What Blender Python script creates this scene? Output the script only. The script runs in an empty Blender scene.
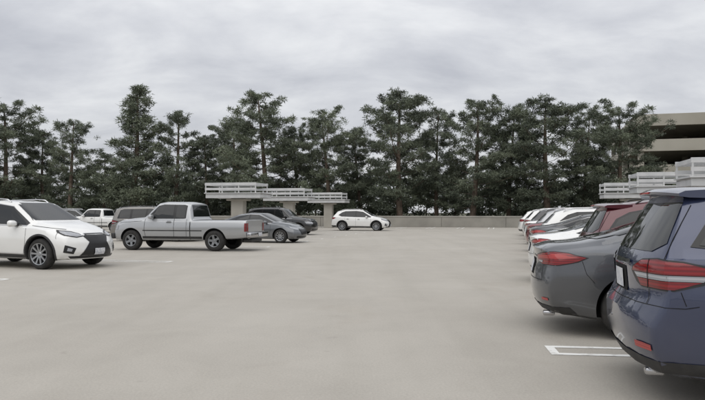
import bpy, bmesh, math, random
import numpy as np
from mathutils import Vector, Matrix
from mathutils.bvhtree import BVHTree
random.seed(7); np.random.seed(7)
S=bpy.context.scene
COL=S.collection
F=650.0; HCAM=1.45; HOR=212.0
ZOOM=(1.0,352.5,200)
TH=math.radians(13)
RD=(math.sin(TH),math.cos(TH)); DD=(math.cos(TH),-math.sin(TH))
# ------------------------------------------------------------ materials
MATS={}
def principled(name,col,rough=.5,metal=0,coat=0,spec=.5):
    if name in MATS: return MATS[name]
    m=bpy.data.materials.new(name); m.use_nodes=True
    b=m.node_tree.nodes['Principled BSDF']
    b.inputs['Base Color'].default_value=(*col,1); b.inputs['Roughness'].default_value=rough
    b.inputs['Metallic'].default_value=metal; b.inputs['Coat Weight'].default_value=coat
    b.inputs['Coat Roughness'].default_value=.03
    b.inputs['Specular IOR Level'].default_value=spec
    MATS[name]=m
    return m
def noisy(name,c1,c2,scale,rough=.8,detail=6,bump=0,bscale=40,coords='Object',lo=.35,hi=.65):
    if name in MATS: return MATS[name]
    m=principled(name,c1,rough); nt=m.node_tree; N=nt.nodes; L=nt.links; b=N['Principled BSDF']
    tc=N.new('ShaderNodeTexCoord'); n=N.new('ShaderNodeTexNoise'); n.inputs['Scale'].default_value=scale; n.inputs['Detail'].default_value=detail
    L.new(tc.outputs[coords],n.inputs['Vector'])
    r=N.new('ShaderNodeValToRGB'); r.color_ramp.elements[0].position=lo; r.color_ramp.elements[1].position=hi
    r.color_ramp.elements[0].color=(*c1,1); r.color_ramp.elements[1].color=(*c2,1)
    L.new(n.outputs['Fac'],r.inputs['Fac']); L.new(r.outputs['Color'],b.inputs['Base Color'])
    if bump:
        n2=N.new('ShaderNodeTexNoise'); n2.inputs['Scale'].default_value=bscale; n2.inputs['Detail'].default_value=4
        L.new(tc.outputs[coords],n2.inputs['Vector'])
        bp=N.new('ShaderNodeBump'); bp.inputs['Strength'].default_value=bump; bp.inputs['Distance'].default_value=.02
        L.new(n2.outputs['Fac'],bp.inputs['Height']); L.new(bp.outputs['Normal'],b.inputs['Normal'])
    return m
def paint(name,col,metal=.25,rough=.32):
    if name in MATS: return MATS[name]
    m=principled(name,col,rough,metal,coat=1.0); nt=m.node_tree;N=nt.nodes;L=nt.links;b=N['Principled BSDF']
    tc=N.new('ShaderNodeTexCoord'); n=N.new('ShaderNodeTexNoise'); n.inputs['Scale'].default_value=3; n.inputs['Detail'].default_value=6
    L.new(tc.outputs['Object'],n.inputs['Vector'])
    sp=N.new('ShaderNodeSeparateXYZ'); L.new(tc.outputs['Object'],sp.inputs[0])
    mr=N.new('ShaderNodeMapRange'); mr.inputs['From Min'].default_value=.2; mr.inputs['From Max'].default_value=.8; mr.inputs['To Min'].default_value=.25; mr.inputs['To Max'].default_value=.015
    L.new(sp.outputs['Z'],mr.inputs['Value'])
    mu=N.new('ShaderNodeMath'); mu.operation='MULTIPLY'; L.new(mr.outputs[0],mu.inputs[0]); L.new(n.outputs['Fac'],mu.inputs[1])
    mx=N.new('ShaderNodeMix'); mx.data_type='RGBA'; mx.inputs['A'].default_value=(*col,1); mx.inputs['B'].default_value=(.22,.2,.17,1)
    L.new(mu.outputs[0],mx.inputs['Factor']); L.new(mx.outputs['Result'],b.inputs['Base Color'])
    return m
def lens(name,c1,c2,sc,rough=.12):
    m=principled(name,c1,rough,0,coat=.3); nt=m.node_tree;N=nt.nodes;L=nt.links;b=N['Principled BSDF']
    tc=N.new('ShaderNodeTexCoord'); w=N.new('ShaderNodeTexWave'); w.bands_direction='Z'; w.inputs['Scale'].default_value=sc; w.inputs['Distortion'].default_value=.3
    L.new(tc.outputs['Object'],w.inputs[0]); mx=N.new('ShaderNodeMix'); mx.data_type='RGBA'; mx.inputs['A'].default_value=(*c1,1); mx.inputs['B'].default_value=(*c2,1)
    L.new(w.outputs['Fac'],mx.inputs['Factor']); L.new(mx.outputs['Result'],b.inputs['Base Color']); return m
M_glass=principled('car_glass',(.010,.012,.013),.04,0,spec=.55)
M_black=principled('black_trim',(.012,.012,.013),.35)
M_plast=noisy('grey_plastic',(.02,.02,.021),(.035,.034,.033),8,.6)
M_tyre=noisy('tyre_rubber',(.015,.015,.015),(.035,.033,.03),9,.85)
M_rim=principled('alloy_rim',(.36,.37,.38),.32,.85)
M_dark=principled('dark_cavity',(.006,.006,.006),.9)
M_chrome=principled('chrome',(.5,.5,.51),.15,1)
M_tail=lens('tail_lens_red',(.13,.004,.006),(.24,.009,.011),10)
M_tail2=lens('tail_lens_bright',(.30,.02,.02),(.42,.04,.035),16)
M_clear=lens('clear_lens',(.26,.27,.29),(.42,.43,.45),12,.1)
M_plate=noisy('plate_white',(.45,.47,.52),(.7,.7,.7),22,.5)
M_seam=principled('panel_gap',(.010,.010,.010),.8,spec=.2)
PM={'tail_lights':M_tail,'tail_light_lens':M_tail2,'clear_lens':M_clear,'headlights':M_clear,'windows':M_glass,'window_trim':M_black,'chrome_trim':M_chrome,
    'license_plate':M_plate,'panel_gaps':M_seam,'plastic_cladding':M_plast,'grille':M_black,'roof_rails':M_chrome,'roof_rails_black':M_black}
# ------------------------------------------------------------ mesh helpers
def mkobj(name,me,parent=None,mats=None):
    o=bpy.data.objects.new(name,me); COL.objects.link(o)
    if parent: o.parent=parent
    if mats:
        for m in mats: me.materials.append(m)
    return o
def mesh_from(name,v,f,smooth=True,ang=40):
    me=bpy.data.meshes.new(name); me.from_pydata([tuple(p) for p in v],[],f); me.update()
    if smooth:
        me.shade_smooth(); me.set_sharp_from_angle(angle=math.radians(ang))
    return me
class Acc:
    def __init__(s): s.v=[];s.f=[]
    def add(s,v,f):
        b=len(s.v); s.v+= [tuple(p) for p in v]; s.f+=[tuple(i+b for i in q) for q in f]
    def bm(s,bm):
        bm.verts.index_update(); s.add([p.co.copy() for p in bm.verts],[[q.index for q in f.verts] for f in bm.faces])
def box_bm(c,size,bev=.01,seg=2,rotz=0,shear=0):
    bm=bmesh.new(); bmesh.ops.create_cube(bm,size=1)
    for p in bm.verts: p.co=Vector((p.co.x*size[0],p.co.y*size[1],p.co.z*size[2]))
    if bev>0: bmesh.ops.bevel(bm,geom=bm.edges[:],offset=bev,segments=seg,profile=.5,affect='EDGES')
    if rotz: bmesh.ops.rotate(bm,verts=bm.verts,cent=(0,0,0),matrix=Matrix.Rotation(rotz,3,'Z'))
    bmesh.ops.translate(bm,verts=bm.verts,vec=c)
    return bm
def addbox(acc,c,size,bev=.01,seg=2,rotz=0):
    bm=box_bm(c,size,bev,seg,rotz); acc.bm(bm); bm.free()
def interp(pts,x,sm=.07):
    xs=[p[0] for p in pts]; ys=[p[1] for p in pts]
    if sm==0: return float(np.interp(x,xs,ys))
    return float(np.mean([np.interp(x+d*sm,xs,ys) for d in (-1,-.5,0,.5,1)]))
def lathe(profile,n=36):
    v=[];f=[]
    for i in range(n):
        a=2*math.pi*i/n
        for (r,y) in profile: v.append((r*math.cos(a),y,r*math.sin(a)))
    m=len(profile)
    for i in range(n):
        j=(i+1)%n
        for k in range(m-1): f.append((i*m+k,j*m+k,j*m+k+1,i*m+k+1))
    return v,f
# wrap-around coordinates (angle about a vertical axis 1 m inside the tail/nose)
def Wb(y,z,x=.08): return (math.atan2(y,1-x),z)
def Ws(x,z,w=.93): return (math.atan2(w,1-x),z)
# ------------------------------------------------------------ car builder
class CarT:
    def __init__(s,sp):
        s.sp=sp; s.acc={}; s.build()
    def A(s,k):
        return s.acc.setdefault(k,Acc())
    def disp(s,x,y,z):
        sp=s.sp;L=sp['L'];w=sp['W']/2
        lr=sp.get('lr',1.0); lf=sp.get('lf',1.0)
        fr=max(0,1-x/lr); ff=max(0,1-(L-x)/lf)
        q=(abs(y)/w)
        nx=x+fr*(interp(sp['dr'],z,.02)+sp['cr']*q**2.6)-ff*(interp(sp['df'],z,.02)+sp['cf']*q**2.4)
        return nx
    def section(s,x):
        sp=s.sp; w=interp(sp['w'],x)*sp['W']/2; zb=interp(sp['zb'],x); zt=interp(sp['zt'],x,sp.get('smt',.07)); zs=min(interp(sp['zs'],x),zt-.03); wr=min(interp(sp['wr'],x),.93*w)
        h=zs-zb; g=zt-zs; e=min(.10,.55*g)
        P=[(0,zb),(.5*w,zb),(.84*w,zb),(.925*w,zb+.03),(.965*w,zb+.10),(.982*w,zb+.25*h),(.99*w,zb+.42*h),(1.0*w,zb+.60*h),(1.0*w,zb+.72*h),(.985*w,zb+.80*h),(.978*w,zb+.92*h),(.962*w,zs-.012),(.94*w,zs)]
        a=(.935*w,zs+.004); b=(wr,zt-e)
        for t in (.2,.4,.6,.8):
            P.append((a[0]+(b[0]-a[0])*t+.018*math.sin(math.pi*t)*min(1,g/.4),a[1]+(b[1]-a[1])*t))
        P+=[b,(wr-.035,zt-.5*e),(wr-.09,zt-.26*e),(wr-.17,zt-.14*e),(wr*.5,zt-.03*e),(0,zt)]
        return P
    def build(s):
        sp=s.sp; L=sp['L']; n=int(L/.05)
        xs=[L*i/n for i in range(n+1)]
        bm=bmesh.new(); rings=[]
        for x in xs:
            H=s.section(x); ring=[(y,z) for y,z in H]+[(-y,z) for y,z in H[-2:0:-1]]
            rings.append([bm.verts.new((s.disp(x,y,z),y,z)) for y,z in ring])
        m=len(rings[0])
        for i in range(n):
            for k in range(m): bm.faces.new((rings[i][k],rings[i][(k+1)%m],rings[i+1][(k+1)%m],rings[i+1][k]))
        for x,rg in ((0,rings[0]),(L,rings[-1])):
            H=s.section(x); ring=[(y,z) for y,z in H]+[(-y,z) for y,z in H[-2:0:-1]]
            zc=(H[0][1]+H[-1][1])/2; prev=rg
            for t in (.97,.92,.85,.75,.62,.48,.34,.18):
                cur=[bm.verts.new((s.disp(x,y*t,zc+(z-zc)*t),y*t,zc+(z-zc)*t)) for y,z in ring]
                for k in range(m): bm.faces.new((prev[k],prev[(k+1)%m],cur[(k+1)%m],cur[k]))
                prev=cur
            c=bm.verts.new((s.disp(x,0,zc),0,zc))
            for k in range(m): bm.faces.new((prev[k],prev[(k+1)%m],c))
        bmesh.ops.recalc_face_normals(bm,faces=bm.faces)
        for it in range(3):
            vs=[v for r_ in rings[:3]+rings[-3:] for v in r_]
            bmesh.ops.smooth_vert(bm,verts=vs,factor=.45,use_axis_x=True,use_axis_y=True,use_axis_z=False)
        s.bvh=BVHTree.FromBMesh(bm)
        me=bpy.data.meshes.new('body'); bm.to_mesh(me); bm.free()
        me.shade_smooth()
        dm=bpy.data.materials.new('tmp')
        me.materials.append(dm); me.materials.append(M_dark)
        o=bpy.data.objects.new('tmpbody',me); COL.objects.link(o)
        cut=bmesh.new(); W2=sp['W']/2
        for wx in (sp['xr'],sp['xf']):
            for sd in (1,-1):
                r=bmesh.ops.create_cone(cut,cap_ends=True,segments=56,radius1=sp['ra'],radius2=sp['ra'],depth=.6,matrix=Matrix.Translation((wx,sd*(W2+.3-.33),sp['r']+.01))@Matrix.Rotation(math.pi/2,4,'X'))
        for bx in sp.get('cuts',[]):
            b2=box_bm(bx[0],bx[1],0); tm=bpy.data.meshes.new('t'); b2.to_mesh(tm); b2.free(); cut.from_mesh(tm)
        for f in cut.faces: f.material_index=1
        cm=bpy.data.meshes.new('cut'); cut.to_mesh(cm); cut.free(); cm.materials.append(dm); cm.materials.append(M_dark)
        co=bpy.data.objects.new('tmpcut',cm); COL.objects.link(co)
        md=o.modifiers.new('b','BOOLEAN'); md.object=co; md.operation='DIFFERENCE'; md.solver='EXACT'
        dg=bpy.context.evaluated_depsgraph_get(); dg.update()
        s.body=bpy.data.meshes.new_from_object(o.evaluated_get(dg))
        s.body.name='body'; s.body.shade_smooth(); s.body.set_sharp_from_angle(angle=math.radians(32))
        bpy.data.objects.remove(o); bpy.data.objects.remove(co)
        s.detail()
        s.wheels()
        s.parts=[]
        for k,a in s.acc.items():
            if not a.v: continue
            me=mesh_from(k,a.v,a.f,True,35); me.materials.append(PM[k]); s.parts.append((k,me))
    def ray(s,view,u,v):
        if view=='L': o,d=(u,4,v),(0,-1,0)
        elif view=='R': o,d=(u,-4,v),(0,1,0)
        elif view=='F': o,d=(12,u,v),(-1,0,0)
        elif view=='B': o,d=(-5,u,v),(1,0,0)
        elif view=='T': o,d=(u,v,5),(0,0,-1)
        elif view=='W': o,d=(1-5*math.cos(u),5*math.sin(u),v),(math.cos(u),-math.sin(u),0)
        elif view=='V': o,d=(s.sp['L']-1+5*math.cos(u),5*math.sin(u),v),(-math.cos(u),-math.sin(u),0)
        h=s.bvh.ray_cast(Vector(o),Vector(d))
        if h[0] is None: return None,None,None
        return h[0],h[1],-Vector(d)
    def panel(s,key,poly,view,off=.008,step=.045):
        if view=='S':
            s.panel(key,poly,'L',off,step); s.panel(key,poly,'R',off,step); return
        if view in('F2','B2','W2','V2'):
            s.panel(key,poly,view[0],off,step); s.panel(key,[(-a,b) for a,b in poly],view[0],off,step); return
        bm=bmesh.new(); vs=[bm.verts.new((u,v,0)) for u,v in poly]; bm.faces.new(vs)
        for ax in (0,1):
            lo=min(p[ax] for p in poly); hi=max(p[ax] for p in poly); k=int((hi-lo)/step)
            for i in range(1,k+1):
                c=[0,0,0]; c[ax]=lo+(hi-lo)*i/(k+1); nn=[0,0,0]; nn[ax]=1
                bmesh.ops.bisect_plane(bm,geom=bm.verts[:]+bm.edges[:]+bm.faces[:],plane_co=c,plane_no=nn,dist=1e-5)
        kill=[]; dirs={}
        for v in bm.verts:
            p,nn,dd=s.ray(view,v.co.x,v.co.y)
            if p is None or nn.dot(dd)<.17: kill.append(v); continue
            v.co=p+nn*off; dirs[v]=dd
        if kill: bmesh.ops.delete(bm,geom=kill,context='VERTS')
        if len(bm.faces):
            for f in bm.faces:
                f.normal_update()
                if f.normal.dot(dirs[f.verts[0]])<0: f.normal_flip()
            s.A(key).bm(bm)
        bm.free()
    def line(s,key,pts,view,w=.008,off=.004):
        for (a,b) in zip(pts[:-1],pts[1:]):
            dx,dy=b[0]-a[0],b[1]-a[1]; l=math.hypot(dx,dy) or 1; nx,ny=-dy/l*w/2,dx/l*w/2
            s.panel(key,[(a[0]+nx,a[1]+ny),(a[0]-nx,a[1]-ny),(b[0]-nx,b[1]-ny),(b[0]+nx,b[1]+ny)],view,off,.05)
    def detail(s):
        sp=s.sp; r=sp['r']; W2=sp['W']/2
        for key,poly,view,off in sp['panels']: s.panel(key,poly,view,off)
        for key,pts,view,w in sp['lines']: s.line(key,pts,view,w)
        key='plastic_cladding'
        wl=sp.get('lip',0)
        if wl:
            for wx in (sp['xr'],sp['xf']):
                for view,sd in (('L',1),('R',-1)):
                    v=[];f=[];n=30
                    for i in range(n+1):
                        a=math.radians(-22+224*i/n)
                        for k,(rr,off,inn) in enumerate(((sp['ra']+wl,.004,0),(sp['ra']+wl-.01,.018,0),(sp['ra']+.005,.018,0),(sp['ra']-.012,.0,.06))):
                            x=wx+rr*math.cos(a); z=r+.01+rr*math.sin(a)
                            p=s.ray(view,x,max(z,interp(sp['zb'],x)+.02))[0]
                            if p is None: p=Vector((x,sd*W2*.93,z)); 
                            v.append((x,p.y+sd*off-sd*inn,max(z,interp(sp['zb'],x)+.0)))
                    for i in range(n):
                        for k in range(3):
                            q=(i*4+k,i*4+k+1,i*4+k+5,i*4+k+4)
                            f.append(q if sd<0 else q[::-1])
                    s.A(key).add(v,f)
        mx,mz=sp['mirror']
        for sd,view in ((1,'L'),(-1,'R')):
            p=s.ray(view,mx,mz)[0]
            bm=box_bm((0,0,0),(.15,.24,.16),.06,4)
            for q in bm.verts:
                if q.co.x>0: q.co.y*=.85; q.co.z*=.8
            bmesh.ops.translate(bm,verts=bm.verts,vec=(mx,p.y+sd*.14,mz+.05)); s.A('mirror_shell').bm(bm); bm.free()
            addbox(s.A('plastic_cladding'),(mx+.02,p.y+sd*.03,mz+.0),(.07,.12,.04),.01)
        for hx,hz in sp['handles']:
            for sd,view in ((1,'L'),(-1,'R')):
                p=s.ray(view,hx,hz)[0]; addbox(s.A('door_handles'),(hx,p.y+sd*.022,hz),(.2,.03,.032),.01)
                s.panel('panel_gaps',[(hx-.09,hz-.035),(hx+.09,hz-.035),(hx+.07,hz+.03),(hx-.07,hz+.03)],view,.003)
        if sp.get('rails'):
            x0,x1,y,kk=sp['rails']
            for sd in (1,-1):
                n=14; pr=[]
                for i in range(n+1):
                    x=x0+(x1-x0)*i/n; p=s.ray('T',x,sd*y)[0]; z=p.z+(.055 if 0<i<n else .0); pr.append((x,sd*y,z))
                v=[];f=[]
                for (x,yy,z) in pr:
                    for k in range(6):
                        a=k*math.pi/3; v.append((x,yy+.02*math.cos(a),z+.016*math.sin(a)))
                for i in range(n):
                    for k in range(6): f.append((i*6+k,i*6+(k+1)%6,(i+1)*6+(k+1)%6,(i+1)*6+k))
                s.A(kk).add(v,f)
        for key,c,size,bev in sp.get('boxes',[]): addbox(s.A(key),c,size,bev)
        for key,v,f in sp.get('raw',[]): s.A(key).add(v,f)
    def wheels(s):
        sp=s.sp; r=sp['r']; rr=r*sp.get('rimf',.68); t=.115
        tv,tf=lathe([(rr-.01,-t+.01),(rr+.01,-t),(r*.86,-t-.005),(r-.025,-t+.012),(r-.006,-t+.035),(r,-t*.4),(r-.006,-t*.38),(r-.006,-t*.32),(r,-t*.3),(r,t*.3),(r,t-.035),(r-.025,t-.01),(rr,t),(rr-.02,t-.02)],48)
        s.tyre=mesh_from('tyre',tv,tf,True,50); s.tyre.materials.append(M_tyre)
        a=Acc()
        v,f=lathe([(rr-.001,-t+.012),(rr-.004,-t-.004),(rr-.022,-t+.002),(rr-.03,-t+.03),(rr-.035,.02)],48); a.add(v,f)
        ns=sp.get('spokes',10)
        for k in range(ns):
            an=2*math.pi*k/ns
            w0,w1=.028,.020
            if ns<=5: w0,w1=.05,.036
            P=[]
            for rad,w,y in ((.03,w0,-t+.028),(rr*.55,w1*1.0,-t+.012),(rr-.02,w1*1.25,-t+.006)):
                for sgn in (-1,1): P.append((rad,sgn*w,y)); 
                for sgn in (-1,1): P.append((rad,sgn*w*1.1,y+.035))
            c,sn=math.cos(an),math.sin(an)
            V=[(x*c-z*sn,y,x*sn+z*c) for x,z,y in P]
            fs=[]
            for i in (0,4): fs+=[(i,i+1,i+5,i+4),(i+1,i+3,i+7,i+5),(i,i+4,i+6,i+2)]
            a.add(V,fs)
        v,f=lathe([(.0001,-t+.012),(.045,-t+.014),(.06,-t+.03),(.06,.0)],20); a.add(v,f)
        s.rim=mesh_from('rim',a.v,a.f,True,35); s.rim.materials.append(sp.get('rimmat',M_rim))
        v,f=lathe([(.0001,-.02),(rr*.6,-.022),(rr*.6,-.02),(rr,.02),(rr,.1)],32)
        s.disc=mesh_from('brake_backing',v,f); s.disc.materials.append(M_dark)
    def place(s,name,loc,ang,pm,scale=1,roll=0):
        e=bpy.data.objects.new(name,None); COL.objects.link(e); e.location=(loc[0],loc[1],0); e.rotation_euler=(0,0,ang); e.scale=(scale,)*3
        sp=s.sp
        o=mkobj('body',s.body,e); o.material_slots[0].link='OBJECT'; o.material_slots[0].material=pm
        for k,me in s.parts:
            o=mkobj(k,me,e)
            if k in('mirror_shell','door_handles','spoiler','painted_bumper'):
                o.material_slots[0].link='OBJECT'; o.material_slots[0].material=pm
        rot=random.uniform(0,6)
        i=0
        for wx in (sp['xr'],sp['xf']):
            for sd in (1,-1):
                i+=1
                for nm,me in (('tyre',s.tyre),('rim',s.rim),('brake_backing',s.disc)):
                    o=mkobj('%s_%d'%(nm,i),me,e); o.location=(wx,sd*(sp['W']/2-.13),sp['r'])
                    o.rotation_euler=(0,rot+i,0 if sd<0 else math.pi)
        return e
for k in ('mirror_shell','door_handles','spoiler','painted_bumper'): PM[k]=M_black
def suv():
    sp=dict(L=4.86,W=1.925,xr=1.07,xf=3.87,r=.375,ra=.445,lip=.05,spokes=5,rimf=.68,lr=1.1)
    sp['zt']=[(0,1.60),(.35,1.645),(1.2,1.71),(2.4,1.72),(2.85,1.66),(3.72,1.15),(4.2,1.08),(4.6,1.0),(4.86,.88)]
    sp['zs']=[(0,1.12),(.8,1.13),(2.4,1.06),(3.7,1.02),(4.3,.95),(4.86,.78)]
    sp['zb']=[(0,.27),(.6,.23),(4.3,.22),(4.86,.24)]
    sp['w']=[(0,.93),(.5,.985),(1.2,1),(3.9,1),(4.4,.97),(4.86,.86)]
    sp['wr']=[(0,.62),(1,.67),(2.8,.69),(3.72,.80),(4.86,.74)]
    sp['dr']=[(.2,.16),(.36,.05),(.5,.0),(.72,.0),(.77,.06),(.82,.085),(1.05,.07),(1.14,.11),(1.58,.38),(1.75,.46)]; sp['cr']=.20
    sp['df']=[(.2,.12),(.45,.0),(.7,.02),(.9,.13)]; sp['cf']=.26
    P=[];Ls=[]
    P+=[('window_trim',[(.40,1.20),(.53,1.38),(.74,1.49),(1.1,1.56),(2.4,1.60),(2.85,1.545),(3.5,1.13),(3.45,1.09),(.9,1.15)],'S',.005)]
    P+=[('windows',[(.46,1.21),(.57,1.37),(.78,1.47),(1.28,1.555),(1.28,1.16),(.95,1.17)],'S',.009),
        ('windows',[(1.34,1.16),(1.34,1.565),(2.22,1.58),(2.22,1.12)],'S',.009),
        ('windows',[(2.30,1.12),(2.30,1.58),(2.42,1.58),(2.82,1.52),(3.40,1.14),(3.37,1.10)],'S',.009)]
    P+=[('windows',[(-.80,1.52),(.80,1.52),(.80,1.22),(.66,1.155),(-.66,1.155),(-.80,1.22)],'W',.006)]
    P+=[('windows',[(-.60,1.60),(.60,1.60),(.74,1.19),(-.74,1.19)],'F',.006)]
    P+=[('window_trim',[Wb(.40,1.0),Wb(.42,1.035),Wb(.60,1.098),Ws(.03,1.115),Ws(.30,1.10),Ws(.64,1.035),Ws(.50,.95),Ws(.25,.888),Wb(.60,.888),Wb(.50,.92)],'W2',.005),
        ('tail_lights',[Wb(.43,1.0),Wb(.45,1.028),Wb(.60,1.085),Ws(.03,1.103),Ws(.30,1.088),Ws(.58,1.03),Ws(.51,1.003),Wb(.60,1.003)],'W2',.010),
        ('tail_lights',[Wb(.54,.955),Ws(.44,.955),Ws(.25,.90),Wb(.60,.90)],'W2',.010),
        ('clear_lens',[Wb(.47,.995),Wb(.60,.998),Ws(.50,.998),Ws(.45,.96),Wb(.53,.96)],'W2',.009),
        ('panel_gaps',[Wb(.735,1.1),Wb(.748,1.1),Wb(.748,.89),Wb(.735,.89)],'W2',.013)]
    P+=[('tail_light_lens',[Wb(.60,.50,.12),Wb(.82,.50,.16),Wb(.82,.455,.16),Wb(.60,.455,.12)],'W2',.010)]
    P+=[('plastic_cladding',[(-1.12,.385),(1.12,.385),(1.12,.255),(-1.12,.255)],'W',.006),
        ('plastic_cladding',[(1.52,.36),(3.42,.36),(3.42,.26),(1.52,.26)],'S',.008)]
    P+=[('license_plate',[(-.155,.99),(.155,.99),(.155,.84),(-.155,.84)],'B',.014),('panel_gaps',[(-.24,1.02),(.24,1.02),(.26,.82),(-.26,.82)],'B',.004),
        ('chrome_trim',[(-.36,1.075),(.36,1.075),(.36,1.045),(-.36,1.045)],'B',.016)]
    P+=[('headlights',[(.50,.86),(.92,.90),(.92,.76),(.55,.72)],'F2',.01),('headlights',[(4.3,.90),(4.8,.84),(4.8,.74),(4.5,.76)],'S',.01),
        ('grille',[(-.48,.84),(.48,.84),(.42,.56),(-.42,.56)],'F',.01),('grille',[(-.65,.42),(.65,.42),(.6,.30),(-.6,.30)],'F',.01)]
    sp['panels']=P
    Ls+=[('panel_gaps',[(2.26,1.10),(2.26,.5),(2.24,.36)],'S',.008),('panel_gaps',[(1.31,1.13),(1.3,.9),(1.42,.72),(1.56,.5),(1.56,.36)],'S',.008),('panel_gaps',[(3.5,1.03),(3.47,.7),(3.36,.36)],'S',.008),
         ('panel_gaps',[(-1.02,.79),(-.95,.772),(.95,.772),(1.02,.79)],'W',.005),('panel_gaps',[Ws(.30,.885),Ws(.34,.79)],'W2',.004),
         ('panel_gaps',[Wb(.742,.775),Wb(.742,.885)],'W2',.006),('panel_gaps',[(.82,1.11),(.84,1.3),(.86,1.5)],'W2',.006),
         ('chrome_trim',[(.9,1.145),(2.3,1.10),(3.45,1.075)],'S',.015)]
    sp['lines']=Ls
    sp['mirror']=(3.2,1.08); sp['handles']=[(1.55,.97),(2.5,.95)]
    sp['rails']=(.85,2.6,.60,'roof_rails_black')
    v=[];f=[]
    ys=[-.64,-.6,-.45,-.3,-.15,0,.15,.3,.45,.6,.64]
    for y in ys:
        k=.12*(abs(y)/.66)**2; dz=-.03*(abs(y)/.66)**2
        v+=[(.80,y,1.655+dz*1.3),(.50+k,y,1.655+dz*1.3),(.30+k,y,1.635+dz),(.255+k,y,1.615+dz),(.262+k,y,1.595+dz),(.33+k,y,1.585+dz),(.60,y,1.58+dz),(.80,y,1.59+dz)]
    m_=8
    for i in range(len(ys)-1):
        for k in range(m_): f.append((i*m_+k,(i+1)*m_+k,(i+1)*m_+(k+1)%m_,i*m_+(k+1)%m_))
    f.append(tuple(range(m_))); f.append(tuple(range(len(ys)*m_-1,len(ys)*m_-m_-1,-1)))
    sp['raw']=[('spoiler',v,f)]
    sp['boxes']=[('chrome_trim',(.22,-.55,.25),(.14,.08,.06),.02),('tail_light_lens',(.262,0,1.604),(.02,.30,.015),.004),
                 ('plastic_cladding',(.21,-.1,1.20),(.03,.42,.018),.005)]
    return sp
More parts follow.
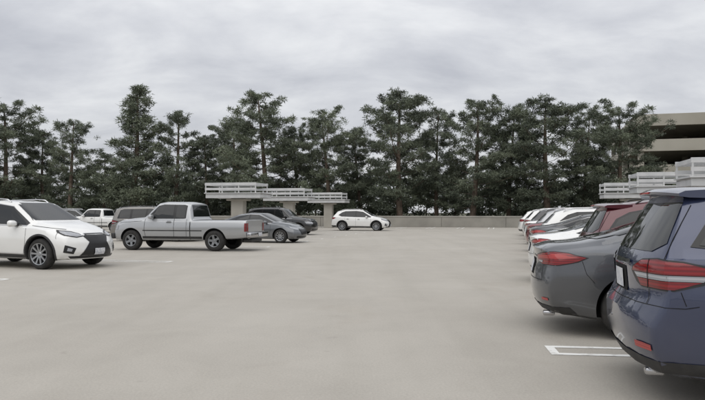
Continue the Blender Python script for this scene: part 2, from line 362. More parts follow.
def sedan():
    sp=dict(L=4.87,W=1.85,xr=1.08,xf=3.93,r=.335,ra=.395,lip=0,spokes=10,lr=.8)
    sp['zt']=[(0,1.02),(.12,1.07),(.5,1.10),(.85,1.17),(1.55,1.405),(2.2,1.48),(2.75,1.46),(3.75,1.03),(4.2,.97),(4.6,.87),(4.87,.72)]
    sp['zs']=[(0,.93),(.6,1.0),(2,.97),(3.7,.92),(4.4,.82),(4.87,.62)]
    sp['zb']=[(0,.26),(.6,.21),(4.3,.19),(4.87,.2)]
    sp['w']=[(0,.90),(.5,.97),(1.1,1),(3.9,1),(4.4,.96),(4.87,.84)]
    sp['wr']=[(0,.70),(.6,.70),(1.5,.60),(2.2,.62),(2.8,.64),(3.75,.74),(4.87,.68)]
    sp['dr']=[(.2,.16),(.38,.03),(.55,.0),(.75,.03),(.82,.055),(.95,.05),(1.04,.02),(1.1,.05)]; sp['cr']=.26
    sp['df']=[(.2,.12),(.4,.0),(.55,.02),(.75,.16)]; sp['cf']=.36
    P=[]
    P+=[('window_trim',[(.98,1.10),(1.25,1.20),(1.66,1.33),(2.2,1.395),(2.72,1.37),(3.5,1.02),(3.45,.975),(1.2,1.035)],'S',.005),
        ('windows',[(1.12,1.10),(1.5,1.25),(1.5,1.05),(1.22,1.055)],'S',.009),
        ('windows',[(1.54,1.05),(1.54,1.27),(1.7,1.315),(2.2,1.375),(2.2,1.02)],'S',.009),
        ('windows',[(2.28,1.02),(2.28,1.37),(2.7,1.35),(3.40,1.02),(3.38,.99)],'S',.009)]
    P+=[('windows',[(-.52,1.395),(.52,1.395),(.64,1.15),(.60,1.13),(-.60,1.13),(-.64,1.15)],'B',.006),
        ('windows',[(-.55,1.42),(.55,1.42),(.70,1.06),(-.70,1.06)],'F',.006)]
    w=.90
    P+=[('window_trim',[Wb(.35,.91),Wb(.36,.935),Wb(.60,.972),Ws(.06,.985,w),Ws(.30,.975,w),Ws(.60,.925,w),Ws(.47,.87,w),Ws(.22,.825,w),Wb(.60,.82),Wb(.42,.85)],'W2',.005),
        ('tail_lights',[Wb(.365,.91),Wb(.375,.925),Wb(.60,.962),Ws(.06,.975,w),Ws(.29,.966,w),Ws(.57,.923,w),Ws(.45,.875,w),Ws(.21,.834,w),Wb(.60,.83),Wb(.43,.86)],'W2',.010),
        ('tail_light_lens',[Wb(.45,.92),Wb(.60,.942),Ws(.06,.95,w),Ws(.30,.94,w),Ws(.50,.918,w),Ws(.28,.905,w),Wb(.6,.90),Wb(.5,.90)],'W2',.014),
        ('clear_lens',[Wb(.45,.875),Wb(.62,.872),Wb(.60,.846),Wb(.47,.855)],'W2',.014)]
    P+=[('plastic_cladding',[(-.95,.345),(.95,.345),(1.02,.25),(-1.02,.25)],'W',.006),('tail_light_lens',[Wb(.62,.44,.1),Wb(.78,.44,.14),Wb(.78,.41,.14),Wb(.62,.41,.1)],'W2',.008)]
    P+=[('license_plate',[(-.155,.86),(.155,.86),(.155,.70),(-.155,.70)],'B',.014),('panel_gaps',[(-.24,.88),(.24,.88),(.24,.68),(-.24,.68)],'B',.004),
        ('chrome_trim',[(-.33,.915),(.33,.915),(.33,.895),(-.33,.895)],'B',.014)]
    P+=[('headlights',[(.46,.70),(.60,.735),(.80,.77),(1.0,.79),(.95,.72),(.7,.65),(.5,.62)],'V2',.01),
        ('grille',[(-.42,.66),(.42,.66),(.34,.40),(-.34,.40)],'F',.01),('grille',[(-.6,.34),(.6,.34),(.55,.25),(-.55,.25)],'F',.01)]
    sp['panels']=P
    sp['lines']=[('panel_gaps',[(2.24,1.0),(2.24,.5),(2.2,.30)],'S',.008),('panel_gaps',[(1.3,1.03),(1.22,.9),(1.42,.66),(1.54,.45),(1.56,.30)],'S',.008),('panel_gaps',[(3.42,.93),(3.42,.6),(3.34,.30)],'S',.008),
         ('panel_gaps',[Ws(.52,.885,w),Ws(.58,.74,w),Ws(.67,.64,w)],'W2',.005),('panel_gaps',[(-.60,.64),(.60,.64)],'W',.006),('panel_gaps',[(.60,.64),(.58,.825)],'W2',.006),('panel_gaps',[(.55,.975),(.57,1.04)],'W2',.005),
         ('panel_gaps',[(3.5,.97),(4.3,.88),(4.6,.80)],'S',.007),
         ('chrome_trim',[(1.2,1.03),(2.3,.985),(3.45,.965)],'S',.013),('chrome_trim',[(1.0,1.10),(1.66,1.335),(2.2,1.40),(2.72,1.375),(3.45,1.03)],'S',.010)]
    sp['mirror']=(3.2,.96); sp['handles']=[(1.62,.86),(2.5,.84)]
    sp['boxes']=[('chrome_trim',(.19,-.55,.24),(.14,.09,.06),.02),('chrome_trim',(.19,.55,.24),(.14,.09,.06),.02)]
    return sp
def cross():
    sp=dict(L=4.87,W=1.89,xr=1.05,xf=3.85,r=.375,ra=.435,lip=.045,spokes=10,rimf=.72,lr=1.2,lf=1.1)
    sp['zt']=[(0,1.58),(.35,1.64),(1.2,1.70),(2.2,1.71),(2.75,1.65),(3.65,1.16),(4.2,1.08),(4.6,.98),(4.87,.84)]
    sp['zs']=[(0,1.12),(.8,1.10),(2.4,1.04),(3.6,1.01),(4.3,.95),(4.87,.76)]
    sp['zb']=[(0,.3),(.6,.25),(4.3,.22),(4.87,.24)]
    sp['w']=[(0,.90),(.5,.975),(1.2,1),(3.9,1),(4.4,.97),(4.87,.86)]
    sp['wr']=[(0,.58),(1,.64),(2.7,.67),(3.65,.78),(4.87,.72)]
    sp['dr']=[(.2,.16),(.4,.03),(.6,.0),(.8,.04),(1.05,.10),(1.15,.17),(1.6,.62),(1.75,.68)]; sp['cr']=.22
    sp['df']=[(.2,.12),(.42,.0),(.65,.02),(.9,.16)]; sp['cf']=.42
    P=[]
    P+=[('window_trim',[(.72,1.26),(1.0,1.48),(1.3,1.575),(2.2,1.60),(2.75,1.53),(3.45,1.12),(3.4,1.07),(1.0,1.14)],'S',.005),
        ('windows',[(1.34,1.15),(1.34,1.56),(2.14,1.58),(2.14,1.10)],'S',.009),
        ('windows',[(.95,1.2),(1.08,1.46),(1.28,1.545),(1.28,1.16)],'S',.009),
        ('windows',[(2.22,1.10),(2.22,1.58),(2.72,1.51),(3.34,1.12),(3.32,1.085)],'S',.009)]
    P+=[('windows',[(-.54,1.50),(.54,1.50),(.66,1.19),(-.66,1.19)],'B',.006),
        ('windows',[(-.59,1.63),(.59,1.63),(.74,1.19),(-.74,1.19)],'F',.006)]
    P+=[('tail_lights',[Wb(.40,1.03),Wb(.6,1.08),Ws(.1,1.09),Ws(.5,1.06),Ws(.30,.95),Ws(.1,.93),Wb(.5,.95)],'W2',.012)]
    P+=[('plastic_cladding',[(-1.1,.43),(1.1,.43),(1.1,.29),(-1.1,.29)],'W',.006),
        ('plastic_cladding',[(1.50,.36),(3.42,.36),(3.42,.25),(1.50,.25)],'S',.008),('license_plate',[(-.155,.93),(.155,.93),(.155,.77),(-.155,.77)],'B',.014),
        ('chrome_trim',[(1.55,.40),(3.38,.37),(3.38,.355),(1.55,.375)],'S',.012)]
    P+=[('window_trim',[(.40,.80),(.52,.87),(.72,.92),(.98,.945),(1.14,.96),(1.10,.90),(.9,.82),(.6,.77)],'V2',.006),
        ('headlights',[(.44,.81),(.54,.858),(.73,.90),(.95,.925),(1.05,.93),(1.0,.885),(.85,.83),(.6,.79)],'V2',.011),
        ('grille',[(-.30,.86),(.30,.86),(.38,.80),(.28,.66),(.50,.34),(-.50,.34),(-.28,.66),(-.38,.80)],'F',.012),
        ('grille',[(.62,.52),(.86,.60),(.90,.42),(.68,.38)],'V2',.008),('grille',[(-.8,.33),(.8,.33),(.75,.27),(-.75,.27)],'V',.008),
        ('license_plate',[(-.16,.50),(.16,.50),(.16,.36),(-.16,.36)],'F',.03),
        ('headlights',[(.70,.50),(.80,.53),(.82,.46),(.72,.44)],'V2',.014)]
    sp['panels']=P
    sp['lines']=[('panel_gaps',[(2.18,1.06),(2.18,.5),(2.16,.36)],'S',.008),('panel_gaps',[(1.3,1.12),(1.28,.9),(1.42,.72),(1.54,.5),(1.54,.36)],'S',.008),('panel_gaps',[(3.42,1.0),(3.42,.7),(3.34,.36)],'S',.008),
         ('panel_gaps',[(3.55,1.06),(4.2,.99),(4.5,.95)],'S',.008),('panel_gaps',[(4.28,.92),(4.32,.74)],'S',.007),
         ('chrome_trim',[(1.0,1.135),(2.2,1.075),(3.4,1.055)],'S',.018),('chrome_trim',[(.75,1.26),(1.0,1.485),(1.3,1.58),(2.2,1.605),(2.75,1.535),(3.4,1.14)],'S',.014),
         ('chrome_trim',[(-.30,.865),(.30,.865),(.385,.80),(.285,.66),(.51,.335),(-.51,.335),(-.285,.66),(-.385,.80),(-.30,.865)],'F',.018)]
    sp['mirror']=(3.08,1.06); sp['handles']=[(1.52,.95),(2.42,.93)]
    sp['rails']=(.85,2.55,.58,'roof_rails')
    return sp
def boxsuv():
    sp=suv(); sp=dict(sp); sp['L']=4.86; sp['spokes']=5
    sp['zt']=[(0,1.72),(.35,1.78),(1.2,1.82),(2.4,1.82),(2.75,1.76),(3.40,1.22),(4.2,1.14),(4.7,1.06),(4.86,.95)]
    sp['zs']=[(0,1.14),(.8,1.14),(2.4,1.12),(3.4,1.08),(4.3,1.03),(4.86,.84)]
    sp['wr']=[(0,.66),(1,.69),(2.7,.70),(3.4,.82),(4.86,.80)]
    sp['dr']=[(.2,.10),(.4,.0),(.65,.0),(.72,.08),(1.14,.10),(1.8,.30)]; sp['cr']=.13; sp['cf']=.16
    sp['w']=[(0,.96),(.5,1),(1.2,1),(3.9,1),(4.5,.98),(4.86,.90)]
    P=[q for q in sp['panels'] if not (q[0] in('windows','license_plate') or (q[0]=='window_trim' and q[2]=='S'))]
    P+=[('window_trim',[(.50,1.2),(.60,1.62),(.8,1.68),(2.4,1.70),(2.75,1.63),(3.22,1.21),(3.18,1.17),(.55,1.18)],'S',.005),
        ('windows',[(.58,1.22),(.66,1.62),(.84,1.66),(1.24,1.67),(1.24,1.20)],'S',.009),('windows',[(1.36,1.20),(1.36,1.67),(2.14,1.68),(2.14,1.19)],'S',.009),
        ('windows',[(2.24,1.19),(2.24,1.68),(2.4,1.68),(2.72,1.61),(3.14,1.21),(3.1,1.19)],'S',.009),
        ('windows',[(-.62,1.62),(.62,1.62),(.74,1.2),(-.74,1.2)],'B',.006),('windows',[(-.62,1.70),(.62,1.70),(.76,1.27),(-.76,1.27)],'F',.006),
        ('license_plate',[(-.155,.96),(.155,.96),(.155,.80),(-.155,.80)],'B',.014)]
    sp['panels']=P; sp['raw']=[]; sp['rails']=(.5,2.5,.60,'roof_rails_black'); sp['mirror']=(2.98,1.18); sp['boxes']=[]
    return sp
def pickup():
    sp=dict(L=5.1,W=1.77,xr=1.17,xf=4.32,r=.355,ra=.425,lip=.0,spokes=5,rimf=.6,lr=.3,lf=.8,smt=.03)
    sp['zt']=[(0,1.07),(2.02,1.07),(2.10,1.64),(2.35,1.70),(3.1,1.71),(3.35,1.67),(3.86,1.17),(4.3,1.13),(4.9,1.06),(5.1,.98)]
    sp['zs']=[(0,1.02),(2.0,1.02),(2.1,1.04),(3.8,1.04),(4.4,1.02),(5.1,.88)]
    sp['zb']=[(0,.46),(.5,.42),(1.9,.36),(4.7,.34),(5.1,.34)]
    sp['w']=[(0,.97),(.2,.985),(4.2,1),(4.7,.99),(5.1,.92)]
    sp['wr']=[(0,.80),(1.98,.80),(2.12,.64),(3.3,.66),(3.86,.78),(5.1,.76)]
    sp['dr']=[(.2,.04),(.5,.0),(1.1,.0)]; sp['cr']=.02
    sp['df']=[(.2,.08),(.45,.0),(.65,.0),(1.0,.10)]; sp['cf']=.14
    sp['cuts']=[((1.03,0,1.2),(1.82,1.44,1.15))]
    P=[]
    P+=[('window_trim',[(2.24,1.13),(2.24,1.56),(2.34,1.59),(3.12,1.605),(3.32,1.56),(3.70,1.17),(3.66,1.11),(2.3,1.11)],'S',.005),
        ('windows',[(2.28,1.14),(2.28,1.54),(2.36,1.57),(2.62,1.58),(2.62,1.14)],'S',.009),
        ('windows',[(2.72,1.14),(2.72,1.58),(3.12,1.585),(3.30,1.54),(3.62,1.17),(3.60,1.14)],'S',.009),
        ('windows',[(-.58,1.58),(.58,1.58),(.64,1.18),(-.64,1.18)],'B',.006),
        ('windows',[(-.60,1.62),(.60,1.62),(.74,1.21),(-.74,1.21)],'F',.006)]
    P+=[('tail_lights',[(.68,.96),(.81,.96),(.81,.68),(.68,.68)],'B2',.012),('tail_lights',[(.02,.96),(.07,.96),(.07,.68),(.02,.68)],'S',.012)]
    P+=[('headlights',[(.52,.86),(.80,.88),(.80,.72),(.52,.72)],'F2',.01),('headlights',[(4.82,.88),(4.95,.87),(4.95,.72),(4.84,.73)],'S',.01),
        ('grille',[(-.48,.88),(.48,.88),(.48,.70),(-.48,.70)],'F',.01),
        ('plastic_cladding',[(1.62,.50),(3.86,.50),(3.86,.42),(1.62,.42)],'S',.008)]
    sp['panels']=P
    sp['lines']=[('panel_gaps',[(2.06,1.0),(2.06,.40)],'S',.03),('panel_gaps',[(2.67,1.12),(2.67,.45)],'S',.012),('panel_gaps',[(2.2,1.1),(2.2,.45)],'S',.009),('panel_gaps',[(3.78,1.1),(3.8,.7),(3.74,.45)],'S',.012),
        ('plastic_cladding',[(1.62,.70),(3.86,.70)],'S',.035),('panel_gaps',[(3.9,1.03),(4.8,.97)],'S',.01),
        ('panel_gaps',[(.66,.98),(.66,.60),(-.66,.60),(-.66,.98)],'B',.012)]
    sp['mirror']=(3.5,1.12); sp['handles']=[(2.86,1.0)]
    sp['boxes']=[('chrome_trim',(-.09,0,.56),(.16,1.66,.17),.03),('plastic_cladding',(5.06,0,.50),(.16,1.68,.20),.04),('license_plate',(-.18,0,.57),(.012,.31,.12),.002),
                 ('plastic_cladding',(.1,0,.36),(.3,1.0,.1),.02)]
    sp['rimmat']=principled('steel_rim',(.25,.26,.27),.4,.7)
    return sp
T_suv=CarT(suv()); T_sed=CarT(sedan()); T_cro=CarT(cross()); T_box=CarT(boxsuv()); T_pu=CarT(pickup())
blue=paint('paint_slate_blue',(.032,.042,.088),.3,.25); grey=paint('paint_graphite',(.085,.09,.10),.45,.28)
white=paint('paint_white',(.76,.76,.74),0,.25); silver=paint('paint_silver',(.40,.41,.42),.45,.3)
beige=paint('paint_taupe',(.20,.19,.175),.35,.3); maroon=paint('paint_maroon',(.085,.009,.016),.25,.28)
black=paint('paint_black',(.015,.016,.018),.2,.22); red=paint('paint_dark_red',(.15,.011,.013),.15,.28); midg=paint('paint_mid_grey',(.14,.15,.16),.45,.28)
A0=-TH
T_suv.place('parked_suv',(2.19,5.50),A0,blue)
T_sed.place('parked_sedan',(2.30,8.4),A0,grey)
def rowpos(k,out=0): return (3.2+k*2.7*RD[0]-out*DD[0],8.42+k*2.7*RD[1]-out*DD[1])
row=[(1,.0,T_suv,'parked_suv',maroon,.97),(2,.7,T_sed,'parked_sedan',white,.93),(3,.2,T_sed,'parked_sedan',midg,.95),(4,.5,T_sed,'parked_sedan',black,.97),(5,.1,T_cro,'parked_suv',white,.92),
 (6,.4,T_sed,'parked_sedan',red,.95),(7,0,T_cro,'parked_suv',silver,.92),(8,.3,T_sed,'parked_sedan',white,.97),(9,0,T_cro,'parked_suv',black,.95),(10,.2,T_cro,'parked_suv',white,.95),(11,0,T_sed,'parked_sedan',midg,.97),(12,.3,T_cro,'parked_suv',white,.93),(13,0,T_sed,'parked_sedan',white,.95)]
for k,out,T,n,p,sc in row: T.place(n,rowpos(k,out),A0+random.uniform(-.02,.02),p,sc)
T_cro.place('parked_suv',(-11.25,18.75),math.radians(-22),white,1.04)
T_pu.place('pickup_truck',(-3.66,24.54),math.pi-TH,silver,1.08)
T_sed.place('parked_sedan',(-6.7,32.2),math.radians(-18),midg,.96)
T_box.place('parked_suv',(-6.8,42.5),A0,black,.95)
T_box.place('parked_suv',(-12.0,33.3),A0,beige,.95)
T_cro.place('parked_suv',(-1.6,51.5),A0,white,.96)
T_pu.place('pickup_truck',(-15.4,46),math.pi-TH,white)
T_sed.place('parked_sedan',(-22.9,43.2),A0,black)
T_cro.place('parked_suv',(-28,41.5),A0,midg)
T_sed.place('parked_sedan',(-25.5,50),A0,red)
T_cro.place('parked_suv',(-25,54),A0,midg)
T_sed.place('parked_sedan',(-19.5,55),A0,silver)
T_sed.place('parked_sedan',(-31,47),A0,grey)
T_cro.place('parked_suv',(-32,52),A0,white)
# ------------------------------------------------------------ ground
def ground_mat():
    m=bpy.data.materials.new('concrete_deck'); m.use_nodes=True; nt=m.node_tree;N=nt.nodes;L=nt.links;b=N['Principled BSDF']
    b.inputs['Roughness'].default_value=.85
    tc=N.new('ShaderNodeTexCoord')
    def noise(sc,det=6,ro=.55,stretch=None,dist=0):
        n=N.new('ShaderNodeTexNoise'); n.inputs['Scale'].default_value=sc; n.inputs['Detail'].default_value=det; n.inputs['Roughness'].default_value=ro; n.inputs['Distortion'].default_value=dist
        if stretch:
            mp=N.new('ShaderNodeMapping'); mp.inputs['Scale'].default_value=stretch; mp.inputs['Rotation'].default_value=(0,0,TH); L.new(tc.outputs['Object'],mp.inputs[0]); L.new(mp.outputs[0],n.inputs['Vector'])
        else: L.new(tc.outputs['Object'],n.inputs['Vector'])
        return n
    def ramp(src,lo,hi,c1,c2):
        r=N.new('ShaderNodeValToRGB'); r.color_ramp.elements[0].position=lo; r.color_ramp.elements[1].position=hi
        r.color_ramp.elements[0].color=(*c1,1); r.color_ramp.elements[1].color=(*c2,1); L.new(src,r.inputs[0]); return r.outputs[0]
    def mul(a,bb,f=1):
        x=N.new('ShaderNodeMix'); x.data_type='RGBA'; x.blend_type='MULTIPLY'; x.inputs['Factor'].default_value=f; L.new(a,x.inputs['A']); L.new(bb,x.inputs['B']); return x.outputs['Result']
    c=ramp(noise(.22,8,.62,None,.4).outputs['Fac'],.32,.68,(.372,.345,.303),(.424,.398,.354))
    c=mul(c,ramp(noise(1.1,8,.65,None,.6).outputs['Fac'],.25,.6,(.935,.935,.935),(1.02,1.02,1.02)))
    c=mul(c,ramp(noise(45,5,.7).outputs['Fac'],.3,.7,(.87,.87,.87),(1.10,1.10,1.10)))
    c=mul(c,ramp(noise(260,2,.6).outputs['Fac'],.25,.75,(.84,.84,.83),(1.12,1.12,1.12)))
    c=mul(c,ramp(noise(1,5,.6,(1.3,.08,1),.3).outputs['Fac'],.33,.52,(.95,.95,.945),(1,1,1)))
    c=mul(c,ramp(noise(.6,4,.6,None,1.0).outputs['Fac'],.28,.40,(.955,.945,.93),(1,1,1)))
    c=mul(c,ramp(noise(2.6,2,.4).outputs['Fac'],.20,.25,(.86,.855,.85),(1,1,1)))
    L.new(c,b.inputs['Base Color'])
    bp=N.new('ShaderNodeBump'); bp.inputs['Strength'].default_value=.25; bp.inputs['Distance'].default_value=.01
    L.new(noise(60,5,.7).outputs['Fac'],bp.inputs['Height']); L.new(bp.outputs[0],b.inputs['Normal'])
    return m
def quad_obj(name,pts,z,mat):
    me=bpy.data.meshes.new(name); me.from_pydata([(x,y,z) for x,y in pts],[],[tuple(range(len(pts)))]); me.update()
    if me.polygons[0].normal.z<0: me.flip_normals()
    return mkobj(name,me,None,[mat])
quad_obj('ground',[(-900,-900),(900,-900),(900,900),(-900,900)],-.01,noisy('planted_ground',(.05,.06,.03),(.12,.11,.07),.3,.95))
def lot(a,b,o=(4.6,63)):
    return (o[0]+a*DD[0]+b*RD[0],o[1]+a*DD[1]+b*RD[1])
quad_obj('parking_deck',[lot(-130,-150),lot(110,-150),lot(110,0),lot(-130,0)],0,ground_mat())
M_line=noisy('line_paint',(.44,.42,.38),(.78,.78,.75),9,.7,8,lo=.28,hi=.48)
mk=Acc()
def strip(p,q,w=.1,z=.004):
    dx,dy=q[0]-p[0],q[1]-p[1]; l=math.hypot(dx,dy); nx,ny=-dy/l*w/2,dx/l*w/2
    mk.add([(p[0]+nx,p[1]+ny,z),(p[0]-nx,p[1]-ny,z),(q[0]-nx,q[1]-ny,z),(q[0]+nx,q[1]+ny,z)],[(0,1,2,3)])
def hairpin(p,d,Ln,w=.42,lw=.09):
    n=(-d[1],d[0]); 
    a=(p[0]+n[0]*w/2,p[1]+n[1]*w/2); b=(p[0]-n[0]*w/2,p[1]-n[1]*w/2)
    strip(a,(a[0]+d[0]*Ln,a[1]+d[1]*Ln),lw); strip(b,(b[0]+d[0]*Ln,b[1]+d[1]*Ln),lw)
    h=w/2-lw/2
    strip((p[0]+n[0]*h+d[0]*lw/2,p[1]+n[1]*h+d[1]*lw/2),(p[0]-n[0]*h+d[0]*lw/2,p[1]-n[1]*h+d[1]*lw/2),lw)
d8=(math.cos(math.radians(7)),-math.sin(math.radians(7)))
hairpin((2.05,6.82),d8,4.8,.36)
for k in range(1,14):
    p=rowpos(k-.5,-.5); hairpin(p,DD,4.2)
dl=(-DD[0],-DD[1])
for k in (-2,0,2,3,5,6,7,8,9,10,11):
    p=(-5.3+k*2.75*RD[0]-(.9 if k==-2 else 0),18.9+k*2.75*RD[1]+(.3 if k==-2 else 0)); hairpin(p,dl,4.8,.38,.09)
for k in range(-14,14):
    p=lot(k*2.7+.6,-5.2); hairpin(p,RD,4.4)
mo=mkobj('parking_line_marking',mesh_from('marks',mk.v,mk.f,False),None,[M_line])
# ------------------------------------------------------------ parapet wall
M_wall=noisy('parapet_concrete',(.23,.22,.195),(.31,.295,.26),.6,.85,8,bump=.3)
def obox(acc,a0,a1,b0,b1,z0,z1,o=(4.6,63),bev=.015):
    c=lot((a0+a1)/2,(b0+b1)/2,o); addbox(acc,(c[0],c[1],(z0+z1)/2),(a1-a0,b1-b0,z1-z0),bev,1,-TH)
a=Acc()
seg=6.0; x=-80
while x<60:
    obox(a,x+.01,x+seg-.01,.0,.22,0,.95); x+=seg
cap=Acc(); obox(cap,-80,60,-.04,.26,.952,1.07)
w=bpy.data.objects.new('parapet_wall',None); COL.objects.link(w)
mkobj('wall_panels',mesh_from('wp',a.v,a.f,True,30),w,[M_wall]); mkobj('coping',mesh_from('cp',cap.v,cap.f,True,30),w,[noisy('coping_concrete',(.29,.28,.25),(.37,.355,.32),.8,.85)])
# ------------------------------------------------------------ shade canopies
M_conc=noisy('pillar_concrete',(.36,.34,.30),(.44,.42,.37),1.2,.8,8,bump=.2)
M_steel=noisy('white_steel',(.50,.51,.51),(.60,.60,.60),2,.45)
def canopy(x,y):
    e=bpy.data.objects.new('shade_canopy',None); COL.objects.link(e); e.location=(x,y,0); e.rotation_euler=(0,0,-TH)
    p=Acc(); addbox(p,(0,0,1.15),(.78,.6,2.3),.03); addbox(p,(0,0,2.20),(1.3,.8,.12),.02)
    mkobj('pillar',mesh_from('pil',p.v,p.f,True,30),e,[M_conc])
    s=Acc()
    addbox(s,(0,-.9,2.42),(3.5,.10,.26),.01,1); addbox(s,(0,.9,2.42),(3.5,.10,.26),.01,1)
    for i in range(8): addbox(s,(-1.70+i*3.4/7,0,2.41),(.08,1.68,.2),.005,1)
    addbox(s,(0,0,2.59),(3.62,2.1,.05),.005,1)
    for sy in (-1,1):
        addbox(s,(-.12,sy*.98,3.13),(3.3,.07,.17),.005,1); addbox(s,(-.12,sy*.98,2.84),(3.3,.05,.14),.005,1)
        for i in range(4): addbox(s,(-1.72+i*3.2/3,sy*.98,2.84),(.06,.055,.5),.004,1)
    for i in range(22): addbox(s,(-1.70+i*3.2/21,0,3.12),(.04,1.86,.15),.004,1)
    mkobj('steel_frame',mesh_from('fr',s.v,s.f,True,30),e,[M_steel])
for p in ((-7,40),(-4.8,49.3),(-2.2,60),(17.2,40),(14.6,29.5),(12.9,21.6)): canopy(*p)
# ------------------------------------------------------------ parking structure
M_bc=noisy('garage_concrete',(.36,.335,.28),(.43,.405,.345),.25,.85,8)
gx=bpy.data.objects.new('parking_garage_building',None); COL.objects.link(gx); gx.location=(36.8,84,0); gx.rotation_euler=(0,0,-math.radians(16))
sl=Acc(); dk=Acc(); cl=Acc()
Wg,Dg=70,34
for i in range(5):
    z=i*3.25
    addbox(sl,(Wg/2,Dg/2,z+.0+.15),(Wg,Dg,.3),.02,1)
    if i:
        addbox(sl,(Wg/2,-.12,z+.25),(Wg+.4,.22,1.5),.02,1); addbox(sl,(-.12,Dg/2,z+.25),(.22,Dg,1.5),.02,1)
for i in range(9):
    addbox(cl,(.5+i*8.4,.5,6.4),(.7,.7,12.8),.02,1); addbox(cl,(.5+i*8.4,Dg/2,6.4),(.7,.7,12.8),.02,1)
for i in range(4): addbox(cl,(.5,.5+(i+1)*8,6.4),(.7,.7,12.8),.02,1)
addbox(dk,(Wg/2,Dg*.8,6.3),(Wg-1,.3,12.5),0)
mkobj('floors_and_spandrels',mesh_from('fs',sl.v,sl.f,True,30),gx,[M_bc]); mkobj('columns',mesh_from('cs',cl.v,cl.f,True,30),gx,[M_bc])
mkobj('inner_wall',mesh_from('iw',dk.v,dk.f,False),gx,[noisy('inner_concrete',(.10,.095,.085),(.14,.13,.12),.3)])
# ------------------------------------------------------------ trees
M_bark=noisy('pine_bark',(.08,.06,.045),(.17,.13,.10),3,.95)
def leafmat(name,c1,c2,c3):
    m=principled(name,c1,.7,spec=.3); nt=m.node_tree;N=nt.nodes;L=nt.links;b=N['Principled BSDF']
    tc=N.new('ShaderNodeTexCoord'); n=N.new('ShaderNodeTexNoise'); n.inputs['Scale'].default_value=.55; n.inputs['Detail'].default_value=3
    at=N.new('ShaderNodeAttribute'); at.attribute_name='tint'
    L.new(tc.outputs['Object'],n.inputs['Vector'])
    ad=N.new('ShaderNodeMath'); ad.operation='ADD'; L.new(n.outputs['Fac'],ad.inputs[0])
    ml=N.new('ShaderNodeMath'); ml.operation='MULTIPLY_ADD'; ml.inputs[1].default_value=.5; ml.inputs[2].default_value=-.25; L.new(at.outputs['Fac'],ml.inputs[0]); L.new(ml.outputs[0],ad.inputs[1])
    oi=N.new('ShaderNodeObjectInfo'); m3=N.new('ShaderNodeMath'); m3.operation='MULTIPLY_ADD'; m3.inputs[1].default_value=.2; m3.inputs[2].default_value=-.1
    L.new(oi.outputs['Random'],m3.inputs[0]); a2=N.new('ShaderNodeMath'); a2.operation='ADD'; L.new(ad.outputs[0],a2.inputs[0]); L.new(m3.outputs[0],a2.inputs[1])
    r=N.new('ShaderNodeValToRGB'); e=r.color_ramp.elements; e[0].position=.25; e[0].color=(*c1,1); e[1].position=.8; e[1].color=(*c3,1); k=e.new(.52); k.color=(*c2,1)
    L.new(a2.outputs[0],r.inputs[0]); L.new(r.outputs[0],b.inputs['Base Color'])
    return m
M_leaf=leafmat('pine_needles',(.078,.092,.068),(.130,.150,.106),(.185,.21,.145))
def blades(centers,radii,nper,rng,tint,ln=.42,wd=.085,up=.25,flat=.6):
    n=len(centers)*nper
    c=np.repeat(centers,nper,0); rad=np.repeat(radii,nper); t=np.repeat(tint,nper)+rng.normal(0,.12,n)
    d=rng.normal(size=(n,3)); d[:,2]+=up; d/=np.linalg.norm(d,axis=1)[:,None]
    st=c+d*(rad*rng.uniform(.05,.9,n))[:,None]*np.array([1,1,flat])
    d2=d+rng.normal(0,.6,(n,3)); d2/=np.linalg.norm(d2,axis=1)[:,None]
    sd=np.cross(d2,rng.normal(size=(n,3))); sd/=np.linalg.norm(sd,axis=1)[:,None]
    l=(ln*rng.uniform(.6,1.3,n))[:,None]; w=(wd*rng.uniform(.6,1.4,n))[:,None]
    V=np.stack([st-sd*w*.5,st+sd*w*.5,st+d2*l],1).reshape(-1,3)
    return V,n,t
def tube(acc,pts,rads,k=5):
    v=[];f=[]
    for (p,r) in zip(pts,rads):
        for i in range(k):
            a=2*math.pi*i/k; v.append((p[0]+r*math.cos(a),p[1]+r*math.sin(a),p[2]+.3*r*math.sin(a)))
    for j in range(len(pts)-1):
        for i in range(k): f.append((j*k+i,j*k+(i+1)%k,(j+1)*k+(i+1)%k,(j+1)*k+i))
    acc.add(v,f)
def build_foliage_mesh(name,wood,V,n,t):
    nw=len(wood.v); verts=np.concatenate([np.array(wood.v).reshape(-1,3),V]) if nw else V
    idx=np.arange(n*3).reshape(n,3)+nw
    faces=[tuple(q) for q in wood.f]+[tuple(q) for q in idx.tolist()]
    me=bpy.data.meshes.new(name); me.from_pydata(verts.tolist(),[],faces)
    me.materials.append(M_bark); me.materials.append(M_leaf)
    mi=np.ones(len(faces),dtype=np.int32); mi[:len(wood.f)]=0; me.polygons.foreach_set('material_index',mi)
    at=me.attributes.new('tint','FLOAT','FACE'); at.data.foreach_set('value',np.concatenate([np.zeros(len(wood.f)),t]).astype(np.float32))
    me.update(); return me
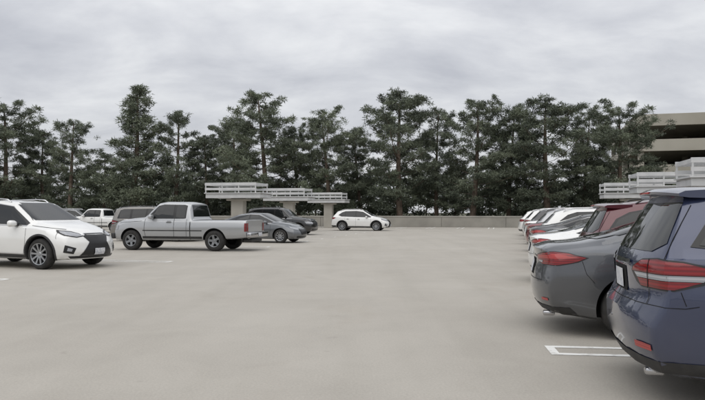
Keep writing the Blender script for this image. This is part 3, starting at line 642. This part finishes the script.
def tree_mesh(seed,H=14.,R=4.4,nl=52,style=0,nper=60):
    rng=np.random.default_rng(seed); wood=Acc()
    bend=rng.normal(0,.35,2); ph=rng.uniform(0,6)
    def tp(t): return np.array([bend[0]*t*1.5+.25*math.sin(3*t+ph),bend[1]*t*1.5+.25*math.cos(2.5*t+ph),H*t])
    ts=np.linspace(0,.97,12); tube(wood,[tp(t) for t in ts],[.30*(1-t)**.8+.03 for t in ts],8)
    C=[];Rr=[];Ti=[]
    lobes=rng.uniform(.68,1.15,9)
    for i in range(nl):
        t=.12+.85*((i+.5)/nl)**.95
        az=i*2.4+rng.normal(0,.5)
        if style==0: env=.62+.5*math.sin(math.pi*min(1,t*1.15)) if t<.58 else 1.1*((1-t)/.42)**.6+.06
        elif style==1: env=(1-t)**.8*1.15+.10
        else: env=.72+.42*math.sin(math.pi*t*.9) if t<.70 else 1.1*((1-t)/.30)**.6+.05
        ln=R*env*lobes[int(((az%6.283)/6.283)*9)%9]*rng.uniform(.55,1.12)
        rise=rng.uniform(.05,.6)*ln*(.5+t)
        b=tp(t); pts=[]
        for s in np.linspace(0,1,5):
            pts.append(b+np.array([math.cos(az)*ln*s,math.sin(az)*ln*s,rise*s**1.4-.05*ln*math.sin(math.pi*s)]))
        r0=.10*(1-t)+.035; tube(wood,pts,[r0*(1-.8*s)+.006 for s in np.linspace(0,1,5)],4)
        nt_=max(4,int(ln*5.4))
        base_t=rng.uniform(.15,.85)
        for j in range(nt_):
            s=rng.uniform(.34,1.03); k=min(3,int(s*4)); p=pts[k]+(pts[k+1]-pts[k])*(s*4-k)
            sp_=(.18+.24*ln*(1-abs(s-.65)))*.75
            off=np.array([-math.sin(az),math.cos(az),0])*rng.normal(0,sp_)+np.array([0,0,rng.normal(.15,.17)])
            q=p+off
            if j%2==0: tube(wood,[p,(p+q)/2+np.array([0,0,-.05]),q],[.02,.014,.006],3)
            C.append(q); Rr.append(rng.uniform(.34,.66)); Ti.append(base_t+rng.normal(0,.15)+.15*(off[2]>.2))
    for k in range(5): C.append(tp(.97)+rng.normal(0,.25,3)); Rr.append(.4); Ti.append(.5)
    C=np.array(C); V,n,t=blades(C,np.array(Rr),nper,rng,np.array(Ti),.27,.078)
    return build_foliage_mesh('pine',wood,V,n,t)
TM=[tree_mesh(11,14,4.4,46,0,54),tree_mesh(23,14,4.4,46,2,54),tree_mesh(37,14,4.2,43,0,54),tree_mesh(41,14,4.3,45,2,54),tree_mesh(53,14,3.0,60,1,52),tree_mesh(67,14,4.2,34,0,48)]
def zt_(px,back): 
    a_=(px-352.5)/F; return (63+1.06+back)/(1+.231*a_),a_
tl=[(-45,110,80,5,0),(6,102,80,5,3),(45,132,50,9,2),(72,116,62,6,5),(102,152,44,8,2),(131,81,58,5,4),(175,107,64,7,5),(205,134,52,9,2),(232,114,56,10,1),(264,92,84,5,0),(298,124,52,9,2),(328,112,64,5,3),(360,132,50,10,0),
    (402,86,84,5,1),(438,104,56,8,5),(472,98,78,5,2),(510,104,58,8,3),(548,93,88,5,1),(586,108,58,9,0),(620,105,76,5,3),(655,162,44,8,2),(705,172,50,8,0)]
for i,(px,ty,wd,back,k) in enumerate(tl):
    Z,a_=zt_(px,back); s=F/Z; Ht=(HOR-ty)/s+HCAM; Wt=wd/s
    o=mkobj('pine_tree',TM[k]); o.location=(a_*Z,Z,-.02); base=9.0 if k!=4 else 5.6
    q=Wt/base*1.12; o.scale=(q,q,Ht/14.5); o.rotation_euler=(0,0,i*1.7)
rng=np.random.default_rng(5); C=[];R_=[];Ti=[]
for i in range(1600):
    aa=rng.uniform(-75,62); b=rng.uniform(12,17); h=4.0+1.3*math.sin(aa*.31)+1.1*math.sin(aa*.83+1)+rng.normal(0,.5)+(1.0 if -15<aa<22 else 0)
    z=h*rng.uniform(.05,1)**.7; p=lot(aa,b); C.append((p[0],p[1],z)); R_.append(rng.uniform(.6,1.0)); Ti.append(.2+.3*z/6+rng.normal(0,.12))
wd_=Acc()
for i in range(40):
    p=lot(-74+i*3.4,14.5); tube(wd_,[(p[0],p[1],0),(p[0]+.2,p[1],3)],[.12,.05],5)
V,n,t=blades(np.array(C),np.array(R_),50,rng,np.array(Ti),.5,.15)
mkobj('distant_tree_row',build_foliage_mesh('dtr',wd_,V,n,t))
C=[];R_=[];Ti=[]
for i in range(1200):
    px=rng.uniform(-150,860); Z=rng.uniform(125,150); x=(px-352)/F*Z; h=7.5+2.0*math.sin(x*.09)+1.2*math.sin(x*.31); z=h*rng.uniform(.0,1)**.6
    C.append((x,Z,z)); R_.append(rng.uniform(1.0,1.8)); Ti.append(.35+rng.normal(0,.12))
wd_=Acc()
for i in range(30): tube(wd_,[(-110+i*8,137,0),(-110+i*8,137,6)],[.2,.08],5)
V,n,t=blades(np.array(C),np.array(R_),30,rng,np.array(Ti),1.0,.35)
mkobj('distant_tree_row',build_foliage_mesh('dtr2',wd_,V,n,t))
# ------------------------------------------------------------ world
W=bpy.data.worlds.new('World'); S.world=W; W.use_nodes=True; nt=W.node_tree;N=nt.nodes;L=nt.links
bg=N['Background']; bg.inputs['Strength'].default_value=.1
SE=math.radians(58); SA=math.radians(200)
sky=N.new('ShaderNodeTexSky'); sky.sky_type='NISHITA'; sky.sun_disc=False; sky.sun_elevation=SE; sky.sun_rotation=SA; sky.dust_density=2
tc=N.new('ShaderNodeTexCoord'); sx=N.new('ShaderNodeSeparateXYZ'); L.new(tc.outputs['Generated'],sx.inputs[0])
def math_(op,a_,b_=None):
    n=N.new('ShaderNodeMath'); n.operation=op
    for i,vv in enumerate((a_,b_)):
        if vv is None: continue
        if isinstance(vv,(int,float)): n.inputs[i].default_value=vv
        else: L.new(vv,n.inputs[i])
    return n.outputs[0]
zc=math_('MAXIMUM',sx.outputs['Z'],0.0); den=math_('ADD',zc,.34)
cx=math_('DIVIDE',sx.outputs['X'],den); cy=math_('DIVIDE',sx.outputs['Y'],den)
cb=N.new('ShaderNodeCombineXYZ'); L.new(cx,cb.inputs[0]); L.new(cy,cb.inputs[1])
mp=N.new('ShaderNodeMapping'); mp.inputs['Scale'].default_value=(2.1,3.2,1); mp.inputs['Location'].default_value=(3.1,1.7,0); L.new(cb.outputs[0],mp.inputs[0])
n1=N.new('ShaderNodeTexNoise'); n1.inputs['Scale'].default_value=1.15; n1.inputs['Detail'].default_value=9; n1.inputs['Roughness'].default_value=.55; n1.inputs['Distortion'].default_value=.25
L.new(mp.outputs[0],n1.inputs['Vector'])
r=N.new('ShaderNodeValToRGB'); e=r.color_ramp.elements; e[0].position=.30; e[0].color=(.475,.488,.53,1); e[1].position=.68; e[1].color=(.76,.77,.785,1)
k=e.new(.48); k.color=(.60,.612,.645,1)
L.new(n1.outputs['Fac'],r.inputs[0])
g=math_('ADD',math_('MULTIPLY',math_('POWER',zc,1.3),8.5),10.3)
vm=N.new('ShaderNodeVectorMath'); vm.operation='SCALE'; L.new(r.outputs[0],vm.inputs[0]); L.new(g,vm.inputs['Scale'])
mx=N.new('ShaderNodeMix'); mx.data_type='RGBA'; mx.inputs['Factor'].default_value=.93; L.new(sky.outputs[0],mx.inputs['A']); L.new(vm.outputs[0],mx.inputs['B'])
L.new(mx.outputs['Result'],bg.inputs['Color'])
sd=bpy.data.lights.new('sun','SUN'); sd.energy=1.1; sd.angle=math.radians(75); sd.color=(1,.96,.9)
so=bpy.data.objects.new('sun',sd); COL.objects.link(so)
dirv=Vector((math.sin(SA)*math.cos(SE),math.cos(SA)*math.cos(SE),math.sin(SE)))
so.rotation_euler=dirv.to_track_quat('Z','Y').to_euler()
# ------------------------------------------------------------ camera
cd=bpy.data.cameras.new('camera'); cam=bpy.data.objects.new('camera',cd); COL.objects.link(cam); S.camera=cam
zm,cpx,cpy=ZOOM
cam.location=(0,0,HCAM); cam.rotation_euler=(math.pi/2,0,0); cd.sensor_width=36; cd.lens=F/705*36*zm; cd.shift_x=(cpx-352.5)/705*zm; cd.shift_y=-(cpy-212)/705*zm; cd.clip_end=3000; cd.clip_start=.05
S.view_settings.view_transform='Standard'; S.view_settings.look='None'; S.view_settings.exposure=0
